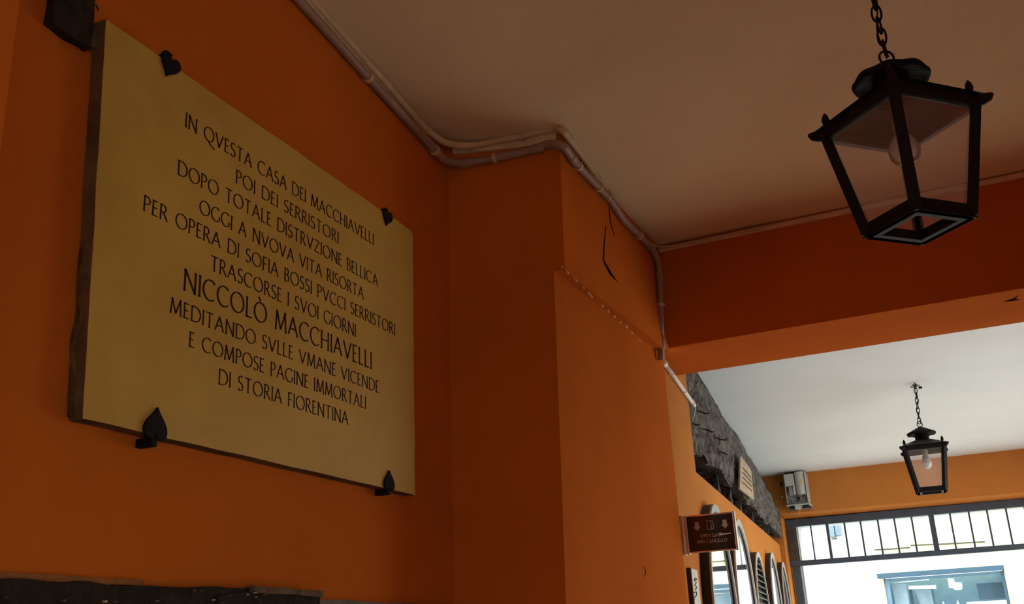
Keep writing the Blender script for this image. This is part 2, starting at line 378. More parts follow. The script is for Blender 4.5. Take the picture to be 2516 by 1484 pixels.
def arc(cx, cy, rx, ry, a0, a1, n=14):
    return [(cx+rx*math.cos(math.radians(a0+(a1-a0)*i/n)), cy+ry*math.sin(math.radians(a0+(a1-a0)*i/n))) for i in range(n+1)]
def stem(x, y0=0, y1=1): return [(x, y0), (x, y1)]
G = {  # letter: (width, strokes)
 'A': (.78, [[(0,0),(.37,1)], [(.36,1),(.78,0)], [(.15,.36),(.60,.36)]]),
 'B': (.50, [stem(.05), [(.05,1)]+arc(.22,.76,.2,.24,90,-90)+[(.05,.52)], [(.05,.52)]+arc(.24,.26,.25,.26,90,-90)+[(.05,0)]]),
 'C': (.78, [arc(.46,.5,.46,.5,48,312,26)]),
 'D': (.80, [stem(.05), [(.05,1),(.3,1)]+arc(.3,.5,.5,.5,90,-90,22)+[(.05,0)]]),
 'E': (.44, [stem(.05), [(.05,.98),(.42,.98)], [(.05,.52),(.36,.52)], [(.05,.02),(.44,.02)]]),
 'F': (.42, [stem(.05), [(.05,.98),(.42,.98)], [(.05,.50),(.35,.50)]]),
 'G': (.80, [arc(.46,.5,.46,.5,48,318,26), [(.80,.14),(.80,.42)]]),
 'H': (.74, [stem(.05), stem(.69), [(.05,.52),(.69,.52)]]),
 'I': (.10, [stem(.05)]),
 'L': (.44, [stem(.05), [(.05,.02),(.44,.02)]]),
 'M': (.92, [[(.04,0),(.12,1)], [(.12,1),(.45,.06)], [(.45,.06),(.80,1)], [(.80,1),(.88,0)]]),
 'N': (.78, [[(.05,0),(.05,1)], [(.05,1),(.73,0)], [(.73,0),(.73,1)]]),
 'O': (.94, [arc(.47,.5,.47,.5,0,360,32)]),
 'P': (.50, [stem(.05), [(.05,1)]+arc(.22,.74,.26,.26,90,-90)+[(.10,.48)]]),
 'Q': (.94, [arc(.47,.5,.47,.5,0,360,32), [(.42,.02),(.62,-.16),(.9,-.30),(1.12,-.34)]]),
 'R': (.60, [stem(.05), [(.05,1)]+arc(.22,.75,.24,.25,90,-90)+[(.10,.50)], [(.24,.50),(.62,0)]]),
 'S': (.46, [arc(.24,.75,.20,.25,40,230,14)+arc(.22,.26,.23,.26,60,-150,16)]),
 'T': (.66, [stem(.33), [(0,.98),(.66,.98)]]),
 'V': (.76, [[(0,1),(.39,0)], [(.38,0),(.76,1)]]),
 'Z': (.66, [[(.04,.98),(.62,.98)], [(.62,.98),(.02,.02)], [(.02,.02),(.66,.02)]]),
}
def letter_width(c): return .55 if c == ' ' else G[c][0] + .20
def pen(d):
    a = math.atan2(d[1], d[0]); return .052 + .075*abs(math.sin(a - math.radians(18)))
def line_mesh(body, y0, y1, zb, cap, accent=None):
    total = sum(letter_width(c) for c in body) - .20
    s = (y1-y0)/total; x = 0; w = MB(); X = XP+.0006
    def ribbon(pts):
        q = [Vector((y0+(x+a)*s, zb+b*cap)) for a, b in pts]
        L, R = [], []
        for i, p in enumerate(q):
            d = (q[min(i+1,len(q)-1)]-q[max(i-1,0)]).normalized(); n = Vector((-d.y, d.x)); h = pen(d)*cap/2
            L.append(p+n*h); R.append(p-n*h)
        vl = [w.bm.verts.new((X, *p)) for p in L]; vr = [w.bm.verts.new((X, *p)) for p in R]
        for i in range(len(q)-1): w.bm.faces.new((vl[i], vl[i+1], vr[i+1], vr[i]))
    for c in body:
        if c != ' ':
            for st in G[c][1]:
                ribbon(st)
                if len(st) == 2 and abs(st[0][0]-st[1][0]) < .1:      # small serifs on the stems
                    for (a, b), k in ((st[0], 1), (st[1], -1)):
                        if b in (0, 1): ribbon([(a-.075, b+.012*k), (a+.075, b+.012*k)])
            if accent is not None and x >= accent-1e-6 and accent >= 0:
                ribbon([(.30,1.28),(.46,1.08)]); accent = None
        x += letter_width(c)
    g = bmesh.ops.extrude_face_region(w.bm, geom=w.bm.faces[:])
    bmesh.ops.translate(w.bm, vec=(-.0016,0,0), verts=[v for v in g['geom'] if isinstance(v, bmesh.types.BMVert)])
    return w
LINES = [('IN QVESTA CASA DEI MACCHIAVELLI',1.563,2.362,2.672,.0345), ('POI DEI SERRISTORI',1.742,2.178,2.611,.0335),
 ('DOPO TOTALE DISTRVZIONE BELLICA',1.549,2.384,2.5505,.034), ('OGGI A NVOVA VITA RISORTA',1.624,2.306,2.4885,.0335),
 ('PER OPERA DI SOFIA BOSSI PVCCI SERRISTORI',1.457,2.480,2.430,.0335), ('TRASCORSE I SVOI GIORNI',1.669,2.266,2.370,.034),
 ('NICCOLO MACCHIAVELLI',1.588,2.348,2.298,.047), ('MEDITANDO SVLLE VMANE VICENDE',1.552,2.386,2.238,.033),
 ('E COMPOSE PAGINE IMMORTALI',1.614,2.317,2.180,.0325), ('DI STORIA FIORENTINA',1.713,2.228,2.121,.033)]
for i, (t, a, b, z, c) in enumerate(LINES):
    # measured on a plane 1.41 m from the eye: carried along to the slab's own face
    k = XP/(-1.41); zz = CAM.z+(z-CAM.z)*k; a *= k; b *= k; c *= k
    total = sum(letter_width(q) for q in t) - .20; sc1 = (b-a)/total; x = 0.0
    for word in t.split(' '):
        n = sum(letter_width(q) for q in word) - .20
        acc = sum(letter_width(q) for q in 'NICCOL') if word == 'NICCOLO' else None
        local(line_mesh(word, a+x*sc1, a+(x+n)*sc1, zz, c, acc).build('inscription_word', M['ink'], plaque), plaque)
        x += n + .20 + .55

# leaf shaped iron clips
def clip(y, z, up, label, s=1.0, tilt=0.0):
    t = thing('plaque_clip', label, 'clip', (XP, y, z), 0, 'iron clips of the marble plaque')
    sg = 1 if up else -1; pts = []
    for i in range(28):
        a = 2*math.pi*i/28
        hx = .021*math.sin(a)**3*1.25; hz = -(.0165*math.cos(a)-.0068*math.cos(2*a)-.0028*math.cos(3*a)-.001*math.cos(4*a))*1.45
        ca, sa = math.cos(tilt), math.sin(tilt)
        pts.append((0.0005, s*(hx*ca-hz*sa), sg*s*(hx*sa+hz*ca)))
    MB().prism(pts, (.007,0,0)).build('leaf', M['ironm'], t, bevel=.002)
    MB().box((-PT-.002, -.008, sg*-.030*s-.004), (.004, .008, sg*-.022*s+.004)).build('shank', M['ironm'], t, bevel=.001)
    return t
clip(1.497, 2.790, False, 'iron clip on the plaque top edge, above IN at the start of the first line', 1.1, .25)
clip(2.431, 2.785, False, 'iron clip on the plaque top edge, above the end of the first line', 1.0, .2)
clip(1.524, 1.995, True, 'iron leaf clip under the plaque, at the lower corner by the dark rubble ledge', 1.2, -.05)
clip(2.426, 1.996, True, 'iron leaf clip under the plaque, near the corner facing the pilaster', 1.0, 0)

# dark wooden board at the top left, let into the wall
w = MB(); rough_block(w, (XA+.001, 1.199, 2.722), (.022,0,0), (0,.098,0), (0,0,.72), 1, 8, 40, .004, (30,30,30), 3)
brd = tag(w.build('timber_board', M['oldwood']), 'blackened wooden board end on the wall above the plaque\'s upper corner', 'board')
w = MB(); rough_block(w, (XA+.001, 1.299, 2.735), (.015,0,0), (0,.020,0), (0,0,.035), 2, 3, 4, .003, (50,50,50), 5)
w.build('splinter', M['splinter'], brd)
w = MB(); P = [(XA+.006,1.302,2.835),(XA+.010,1.312,2.838),(XA+.006,1.322,2.832)]; w.tube(P, .0016, 6); w.build('nail', M['iron'], brd)

# blackened timber lintel and stone along the bottom of the plaque wall
w = MB(); rough_block(w, (XA-.03, 0.86, 1.50), (.062,0,0), (0,1.256,0), (0,0,.196), 3, 60, 10, .010, (14,10,22), 9)
tl = tag(w.build('timber_lintel', M['oldwood']), 'blackened split timber set in the wall below the plaque', 'timber')
w = MB(); rough_block(w, (XA+.020, 1.85, 1.690), (.022,0,0), (0,.268,-.003), (0,0,.014), 1, 14, 2, .003, (20,12,30), 12); w.build('splinter', M['splinter'], tl)
w = MB(); rough_block(w, (XA+.022, 1.74, 1.672), (.016,0,0), (0,.10,.012), (0,0,.008), 1, 8, 2, .002, (20,12,30), 14); w.build('splinter', M['oldwood'], tl)
for i in range(16):
    y = random.uniform(1.2, 1.9); z = random.uniform(1.655, 1.69); s = random.uniform(.0015, .004)
    w = MB(); rough_block(w, (XA+.034, y, z), (.006,0,0), (0,s*1.6,0), (0,0,s), 1, 2, 2, .002, (60,60,60), i)
    w.build('plaster_crumb', M['chip'] if i % 3 == 0 else M['splinter'], tl)
w = MB(); rough_block(w, (XA+.002, 1.12, 1.695), (.012,0,0), (0,.43,0), (0,0,.012), 1, 20, 3, .003, (16,12,24), 17)
tag(w.build('plaster_ledge', M['rawplaster']), 'thin ragged strip of bare plaster on top of the blackened timber', 'plaster strip')
w = MB(); rough_block(w, (XA-.02, 1.86, 1.42), (.036,0,0), (0,1.01,-.004), (0,0,.262), 2, 40, 8, .006, (8,6,10), 21)
tag(w.build('stone_lintel', M['stone']), 'worn grey stone edge under the wall beside the blackened timber', 'stone')

# ------------------------------------------------------------------ conduits
def clip_ring(p, d, r, m, par, nm='pipe_clip'):
    d = Vector(d).normalized(); w = MB()
    w.tube([Vector(p)-d*.006, Vector(p)+d*.006], r, 14); return w.build(nm, m, par, smooth=False)
def coupling(p, d, r, L, m, par):
    d = Vector(d).normalized(); w = MB(); w.tube([Vector(p)-d*L/2, Vector(p)-d*L*.42, Vector(p)+d*L*.42, Vector(p)+d*L/2], [r*.86, r, r, r*.86], 14)
    return w.build('coupling', m, par, smooth=True)
def PF(px, py, off):            # point in front of the pilaster's face
    a = Vector((XA, 2.940, 0)); b = Vector((XB, 3.028, 0)); n = Vector((b.y-a.y, -(b.x-a.x), 0)).normalized()
    d = ray(px, py); return CAM + d*(((a-CAM).dot(n)+off)/d.dot(n))
R1 = .0145; Q1 = .0175
low = [AX(735,0,XA+Q1) + (AX(735,0,XA+Q1)-AX(1060,362,XA+Q1))*.6, AX(735,0,XA+Q1), AX(905,190,XA+Q1), AX(1062,362,XA+Q1), AX(1092,396,XA+Q1+.015), PF(1140,402,Q1), PF(1215,389,Q1), PF(1318,366,Q1), PF(1343,354,Q1+.003), AX(1384,356,XB+Q1+.012), AX(1420,407,XB+Q1), AX(1500,489,XB+Q1), AX(1532,540,XB+Q1), AX(1600,606,XB+Q1), AX(1619,645,XB+Q1), AX(1623,720,XB+Q1), AX(1624,885,XBL+Q1)]
cond = thing('conduit', 'grey-brown conduit pipe bending round the pilaster below the cream pipe', 'pipe', low[1])
local(MB().tube(smooth_path(low, .05, 6), R1, 12).build('tube', M['pipe'], cond, smooth=True), cond)
for k, (p, d) in enumerate([(low[2].lerp(low[3], .0), low[3]-low[2]), (low[3].lerp(low[4], .2), low[3]-low[2]), (low[6], low[6]-low[5]), (low[10], low[11]-low[10]), (low[10].lerp(low[11], .62), low[11]-low[10]), (low[12].lerp(low[13], .55), low[13]-low[12]), (low[13], low[13]-low[12]), (low[15].lerp(low[16], .18), low[16]-low[15])]):
    local(clip_ring(p, d, R1+.004, M['pipec'], cond), cond)
for p, d, L in [(low[5].lerp(low[6], .05), low[6]-low[5], .06), (low[7], low[7]-low[6], .05), (low[10].lerp(low[9], .35), low[10]-low[9], .05), (low[15].lerp(low[14], .5), low[15]-low[14], .05), (low[15].lerp(low[16], .74), low[16]-low[15], .06), (low[11].lerp(low[10], .1), low[11]-low[10], .04)]:
    local(coupling(p, d, R1+.003, L, M['pipe'], cond), cond)
R2 = .0125
up = [AX(768,0,XA+R2) + (AX(768,0,XA+R2)-AX(1045,316,XA+R2))*.6, AX(768,0,XA+R2), AX(1047,318,XA+R2), AX(1092,352,XA+R2+.03), PF(1150,360,R2+.012), PF(1282,334,R2+.012), PF(1362,314,R2+.014), AX(1384,322,XB+R2+.02), AX(1424,374,XB+R2+.005), AX(1488,462,XB+R2)]
cp = thing('painted_pipe', 'cream painted pipe running along the ceiling edge above the grey-brown conduit', 'pipe', up[1])
local(MB().tube(smooth_path(up, .06, 6), R2, 12).build('tube', M['pipec'], cp, smooth=True), cp)
for p, d in [(up[2], up[2]-up[1]), (up[4], up[5]-up[4]), (up[5], up[5]-up[4]), (up[6], up[6]-up[5])]:
    local(clip_ring(p, d, R2+.005, M['pipec'], cp), cp)
c3 = [AX(752,0,XA+.006) + (AX(752,0,XA+.006)-AX(1040,328,XA+.006))*.6, AX(752,0,XA+.006), AX(1040,330,XA+.006), AX(1085,372,XA+.008)]
tag(MB().tube(c3, .006, 8).build('painted_cable', M['pipec'], smooth=True), 'thin cream cable squeezed between the two pipes above the plaque', 'cable')
# thin cables at the corner by the beam
c4 = [AX(1560,560,XB+.005), AX(1588,588,XB+.006), AX(1612,606,XB+.010)] + [AY(x, y, 4.300) for x, y in ((1640,606),(1720,590),(1800,573),(1900,551))]
tag(MB().tube(smooth_path(c4, .04), .005, 8).build('painted_cable', M['pipec'], smooth=True), 'thin cream cable turning the corner onto the top of the dark beam', 'cable')
# white conduit below the beam and its loose wire
wcnd = [AX(1624,880,XBL+R1), WC(1630,890,.012), WC(1666,940,.012), WC(1706,996,.012)]
wp = thing('white_conduit', 'short white conduit slanting under the beam towards the old timber', 'pipe', wcnd[1])
local(MB().tube(wcnd[1:], .0115, 12).build('tube', M['white'], wp, smooth=True), wp)
for t_ in (.22, .62, .93):
    local(clip_ring(wcnd[1].lerp(wcnd[3], t_), wcnd[3]-wcnd[1], .0150, M['white'], wp), wp)
local(MB().tube([wcnd[1]-(wcnd[3]-wcnd[1])*.01, wcnd[1]+(wcnd[3]-wcnd[1])*.04], .016, 12).build('end_collar', M['white'], wp), wp)
lw = [WC(1707,998,.012), WC(1709,1004,.016), WC(1706,1018,.012), WC(1701,1034,.003)]
local(MB().tube(smooth_path(lw, .05), .003, 6).build('loose_wire', M['white'], wp, smooth=True), wp)

# ------------------------------------------------------------------ old timber above the mirrors
prof = [(-.30, 2.64), (-.06, 2.535), (.02, 2.50), (.045, 2.535), (.050, 2.66), (.035, 2.80), (.012, 2.92), (-.02, 3.06), (-.07, 3.18), (-.13, 3.26), (-.30, 3.27)]
def prof_at(t):
    s = t*(len(prof)-1); i = min(int(s), len(prof)-2); f = s-i
    return tuple(prof[i][k]*(1-f)+prof[i+1][k]*f for k in (0, 1))
w = MB(); NY, NP = 150, 64; rows = []
for i in range(NY+1):
    y = 5.262 + (YE-.01-5.262)*i/NY; row = []
    f = min(1, (y-5.2)/1.6)
    for j in range(NP+1):
        o, z = prof_at(j/NP)
        o = o*f - .015*(1-f) if o > 0 else o
        z += (.075*(y-5.2)/6.5 if j < NP*.5 else 0)
        q = Vector((y*2.2, z*26, o*26)); r = noise.noise(q)*.016 + noise.noise(q*2.3)*.008 + noise.noise(Vector((y*1.1, z*5, 4)))*.022
        r2 = noise.noise(Vector((y*9, z*9, 3)))
        g = -.025 if r2 > .50 else 0
        if j < NP*.36: z += .05*noise.noise(Vector((y*3.3, 8, 1))) + .025*noise.noise(Vector((y*9, 8, 1)))
        z += .018*noise.noise(Vector((y*2.2, z*3, 11)))
        row.append(w.bm.verts.new(wcp(y, min(z, 3.249) if j > NP*.4 else z, o + r + g)))
    rows.append(row)
for A, B in zip(rows, rows[1:]):
    for j in range(NP): w.bm.faces.new((A[j], A[j+1], B[j+1], B[j]))
w.bm.faces.new(rows[0][::-1]); w.bm.faces.new(rows[-1])
ot = thing('old_timber', 'huge weathered grey timber beam exposed above the arched mirrors', 'timber beam', wcp(8.5, 2.45))
local(w.build('log', M['greywood'], ot), ot)
for i, (y, hh) in enumerate([(6.5,.09),(7.25,.09),(7.9,.08),(8.9,.10),(9.9,.09),(10.7,.08)]):
    zb = 2.372+(y-5.255)*.01809
    w = MB(); rough_block(w, wcp(y, zb-.002, -.14), (.11,0,0), (-.006,.06,0), (0,0,hh+.05), 3, 3, 5, .014, (22,22,22), 40+i)
    local(w.build('wedge', M['greywood'], ot), ot)
for i, pts in enumerate([[(1712,1009),(1722,1012),(1734,1016),(1744,1015)], [(1722,1053),(1736,1056),(1748,1061),(1757,1061)], [(1757,1073),(1768,1079),(1780,1081),(1788,1077)], [(1702,1040),(1710,1044),(1720,1043)], [(1765,1108),(1778,1113),(1790,1118)]]):
    P = [WC(x, y, .055) for x, y in pts]
    def onlog(p):
        # drop the point back to the log's skin: march along the ray
        d = (p-CAM).normalized(); return p
    w = MB(); w.tube(P, [.002]+[.005]*(len(P)-2)+[.002], 6); local(w.build('crack', M['dark'], ot), ot)
# aged card fixed on the timber
nn = [WC(x, y, .078) for x, y in ((1818,1200),(1853,1228),(1846,1156),(1820,1119))]
note = thing('notice_board', 'small aged card with faded rows of writing on the grey timber', 'notice', nn[0])
w = MB(); w.prism(nn, (-.012,0,0)); local(w.build('card', M['note'], note), note)
for k in range(4):
    f0, f1 = .28+k*.15, .33+k*.15
    a, b = nn[3].lerp(nn[0], f0), nn[2].lerp(nn[1], f0); c, d = nn[2].lerp(nn[1], f1), nn[3].lerp(nn[0], f1)
    e = Vector((.002,0,0)); w = MB(); w.prism([a.lerp(b,.15)+e, a.lerp(b,.85)+e, d.lerp(c,.85)+e, d.lerp(c,.15)+e], (-.003,0,0))
    local(w.build('faded_writing', M['splinter'], note), note)

# ------------------------------------------------------------------ arched mirrors
def arch(cy, zs_, r, hw, off, n=24, zb=.75):
    P = [(cy-hw, zb)]
    for i in range(n+1):
        a = math.pi*(1-i/n); P.append((cy+hw*math.cos(a), zs_+r*math.sin(a)))
    P.append((cy+hw, zb)); return [wcp(y, z, off) for y, z in P]
MIRR = [(5.53, 1.68, .55, .53, 'mirror', 'nearest arched mirror, its top hidden behind the OPEN GATE sign'),
        (6.75, 1.72, .55, .60, 'mirror', 'arched mirror just beyond the edge of the OPEN GATE sign'),
        (7.98, 1.62, .53, .52, 'louvre', 'arched frame with dark horizontal louvres between the mirrors'),
        (9.55, 1.70, .55, .55, 'mirror', 'arched mirror next beyond the louvred frame'),
        (11.05, 1.74, .52, .55, 'mirror', 'last arched mirror of the row, beside the gate frame')]
for cy, zs_, r, hw, kind, lab in MIRR:
    t = thing('arched_mirror' if kind == 'mirror' else 'arched_louvre', lab, 'mirror' if kind == 'mirror' else 'shutter', wcp(cy, .75), 0, 'arched frames along the mirror wall')
    D = .055
    # dark frame body: an arch band of real depth
    def band(o0, o1, k0, k1, m, nm):
        w = MB(); A = arch(cy, zs_, r*k0, hw*k0, o0); B = arch(cy, zs_, r*k0, hw*k0, o1); Cc = arch(cy, zs_, r*k1, hw*k1, o1); Dd = arch(cy, zs_, r*k1, hw*k1, o0)
        R = [[w.bm.verts.new(p) for p in L] for L in (A, B, Cc, Dd)]
        for q in range(4):
            U, V_ = R[q], R[(q+1) % 4]
            for i in range(len(U)-1): w.bm.faces.new((U[i], U[i+1], V_[i+1], V_[i]))
        for i in (0, -1): w.bm.faces.new([R[q][i] for q in range(4)])
        return local(w.build(nm, m, t), t)
    band(.001, D-.010, 1.0, .93, M['blackframe'], 'frame')
    band(D-.010, D, 1.0, .93, M['greyframe'], 'frame_face')
    w = MB(); w.prism(arch(cy, zs_, r*.94, hw*.94, D-.022 if kind == 'mirror' else .006), (.006,0,0))
    if kind == 'mirror':
        local(w.build('mirror_glass', M['mirror'], t), t)
    else:
        local(w.build('backing', M['blackframe'], t), t)
        z = .82
        while z < zs_+r*.90:
            h = hw*.92 if z < zs_ else hw*.92*math.sqrt(max(0.02, 1-((z-zs_)/(r*.93))**2))
            w = MB(); w.hexa([wcp(cy-h,z,.022),wcp(cy-h,z-.022,.046),wcp(cy+h,z-.022,.046),wcp(cy+h,z,.022)], [wcp(cy-h,z+.008,.022),wcp(cy-h,z-.014,.046),wcp(cy+h,z-.014,.046),wcp(cy+h,z+.008,.022)])
            local(w.build('slat', M['slat'], t), t); z += .042

# ------------------------------------------------------------------ OPEN GATE sign standing out from the wall
YS = 4.5
sl, sr, sz0, sz1 = -1.128, -.884, 1.905, 2.066
sg = thing('gate_sign', 'black flag sign reading OPEN GATE and APRI CANCELLO below white arrows', 'sign', (sl, YS, sz0))
def sb(lo, hi, nm, m, bev=.0015): return local(MB().box(lo, hi).build(nm, m, sg, bevel=bev), sg)
sb((sl+.030, YS, sz0+.005), (sr-.008, YS+.012, sz1-.005), 'sign_panel', M['signface'])
sb((sl, YS-.012, sz0-.006), (sl+.014, YS+.024, sz1+.004), 'wall_profile', M['chrome'])
sb((sl+.016, YS-.006, sz0-.004), (sl+.030, YS+.018, sz1+.002), 'frame_profile', M['chrome'])
sb((sr-.010, YS-.006, sz0-.002), (sr, YS+.018, sz1+.003), 'frame_profile', M['chrome'])
sb((sl+.026, YS-.003, sz1-.006), (sr-.004, YS+.015, sz1+.001), 'frame_rail', M['chrome'])
sb((sl+.026, YS-.003, sz0), (sr-.004, YS+.015, sz0+.006), 'frame_rail', M['chrome'])
W0, W1 = sl+.030, sr-.010
def sp(u, v): return Vector((W0+(W1-W0)*u, YS-.0012, sz1-(sz1-sz0)*v))
for u in (.21, .815):
    pts = [(-.042,.19),(.042,.19),(.042,.31),(.082,.31),(0,.42),(-.082,.31),(-.042,.31)]
    local(MB().prism([sp(u+a, b) for a, b in pts], (0,.002,0)).build('arrow', M['signink'], sg), sg)
w = MB()
for a, b in (((.43,.18),(.43,.41)), ((.43,.18),(.52,.18)), ((.43,.41),(.52,.41)), ((.52,.18),(.52,.41)), ((.52,.18),(.565,.22)), ((.565,.22),(.565,.40)), ((.565,.40),(.52,.41))):
    w.bar(sp(*a), sp(*b), .0022, .002, (0,1,0))
local(w.build('door_icon', M['signink'], sg), sg)
for body, u, v, size, sx in (('OPEN GATE', .50, .575, .0215, .84), ('APRI CANCELLO', .50, .725, .0215, .84)):
    mx = Matrix.Translation(sp(u, v)) @ Matrix.Rotation(math.radians(90), 4, 'X')
    text('lettering', body, size, M['signink'], sg, mx, sx)
local(MB().prism([sp(.66,.548), sp(.80,.552), sp(.93,.545), sp(.93,.568), sp(.80,.582), sp(.67,.575)], (0,-.0008,0)).build('correction_tape', M['strike'], sg), sg)

# white box with handwriting on the mirror wall
bx = thing('wall_box', 'white box with dark handwriting and a black side, on the wall under the sign', 'box', wcp(4.6, 1.3))
def wbox(y0, y1, z0, z1, o0, o1, nm, m, par, bev=.002):
    w = MB(); w.hexa([wcp(y0,z0,o0),wcp(y0,z0,o1),wcp(y1,z0,o1),wcp(y1,z0,o0)], [wcp(y0,z1,o0),wcp(y0,z1,o1),wcp(y1,z1,o1),wcp(y1,z1,o0)])
    return local(w.build(nm, m, par, bevel=bev), par)
wbox(4.566, 4.757, 1.30, 1.850, .001, .018, 'body', M['blackframe'], bx)
wbox(4.568, 4.757, 1.305, 1.848, .018, .023, 'face', M['boxw'], bx)
for pts in ([(1706,1424),(1709,1420),(1712,1423),(1708,1428),(1706,1424)], [(1711,1432),(1707,1437),(1712,1443),(1708,1450)], [(1706,1456),(1711,1454),(1712,1462),(1707,1468)], [(1705,1472),(1707,1474)]):
    local(MB().tube([WC(x, y, .0245) for x, y in pts], .0022, 5).build('handwriting', M['blackframe'], bx), bx)

# ------------------------------------------------------------------ grey control unit on the end wall
cu = thing('control_unit', 'grey open control unit with a yellow sticker, mounted high on the end wall', 'control unit', (-1.57, YE, 2.86))
def cb(x0, x1, z0, z1, y0, y1, nm, m, bev=.004): return local(MB().box((x0,y0,z0), (x1,y1,z1)).build(nm, m, cu, bevel=bev), cu)
cb(-1.68, -1.455, 2.885, 3.235, 11.60, YE-.001, 'backplate', M['greyplast'])
cb(-1.685, -1.675, 2.90, 3.235, 11.53, 11.74, 'side_plate', M['greyplast'])
cb(-1.462, -1.452, 2.90, 3.225, 11.53, 11.74, 'side_plate', M['greylight'])
cb(-1.675, -1.578, 3.085, 3.215, 11.50, 11.60, 'cover', M['greylight'])
cb(-1.645, -1.60, 2.985, 3.083, 11.53, 11.60, 'module', M['greyplast'])
cb(-1.597, -1.575, 2.99, 3.083, 11.51, 11.60, 'module', M['greylight'])
w = MB()
w.tube([(-1.518, 11.57, 2.985), (-1.518, 11.57, 2.995), (-1.518, 11.57, 3.225), (-1.518, 11.57, 3.235)], [.05, .054, .054, .05], 20)
local(w.build('motor_cylinder', M['greylight'], cu, smooth=True), cu)
local(MB().prism([(-1.508+.02*math.cos(a*math.pi/6), 11.5155, 3.115+.018*math.sin(a*math.pi/6)) for a in range(12)], (0,-.001,0)).build('sticker', M['yellow'], cu), cu)
for i in range(14):
    x = -1.665+.2*random.random(); z = 2.905+.07*random.random()
    local(MB().tube([(x, 11.585, z), (x+.02*random.uniform(-1,1), 11.55, z+.02), (x+.03*random.uniform(-1,1), 11.585, z+.03*random.random())], .005, 6).build('wire', M['blackframe'] if i % 2 else M['greylight'], cu, smooth=True), cu)
cb(-1.69, -1.440, 2.872, 2.884, 11.50, 11.74, 'tray', M['greylight'])
cb(-1.665, -1.61, 2.835, 2.871, 11.53, 11.70, 'foot', M['blackframe'])
cb(-1.525, -1.455, 2.835, 2.871, 11.53, 11.70, 'foot', M['blackframe'])
cb(-1.605, -1.545, 2.835, 2.871, 11.51, 11.60, 'connector', M['greylight'])
local(MB().tube(smooth_path([(-1.56,11.55,2.836),(-1.565,11.56,2.80),(-1.60,11.70,2.79),(-1.66,11.742,2.795),(-1.70,11.742,2.84)], .03), .003, 6).build('cable', M['greylight'], cu, smooth=True), cu)
cb(-1.76, -1.735, 3.13, 3.16, 11.70, YE-.001, 'bracket', M['blackframe'], 0)
cb(-1.76, -1.742, 2.99, 3.01, 11.71, YE-.001, 'screw', M['greylight'], 0)

# ------------------------------------------------------------------ gate frame and transom grille at the end
gt = bpy.data.objects.new('window_1', None); COL.objects.link(gt); gt.location = (-.1, 12.0, 2.28)
struct(gt, 'dark steel transom grille over the gate opening', 'window')
def gb(x0, x1, z0, z1, y0, y1, nm, m): return local(MB().box((x0,y0,z0), (x1,y1,z1)).build(nm, m, gt, bevel=.003), gt)
gb(-1.80, 1.62, 2.688, 2.772, 11.96, 12.05, 'frame', M['frame'])
gb(-1.80, 1.62, 2.262, 2.318, 11.955, 12.05, 'frame', M['frame'])
gb(-1.795, -1.705, 2.318, 2.688, 11.955, 12.05, 'frame', M['postwood'])
gb(-1.705, -1.685, 2.318, 2.688, 11.975, 12.04, 'frame', M['frame'])
gb(-1.775, -1.695, 0, 2.262, 11.97, 12.05, 'frame', M['frame'])
for z in (2.60, 2.40):
    gb(-1.80, -1.79, z-.02, z+.02, 11.93, 11.96, 'hinge', M['frame'])
for px, wd in ((1988.5,.015),(2029,.030),(2072,.019),(2112,.019),(2155,.019),(2196,.019),(2239,.019),(2288,.055),(2335,.019),(2382,.019),(2427.5,.019),(2475,.019),(2522,.019),(2570,.05)):
    x = AY(px, 1270, 12.0).x; gb(x-wd/2, x+wd/2, 2.318, 2.700, 11.985, 12.015, 'mullion', M['frame'])

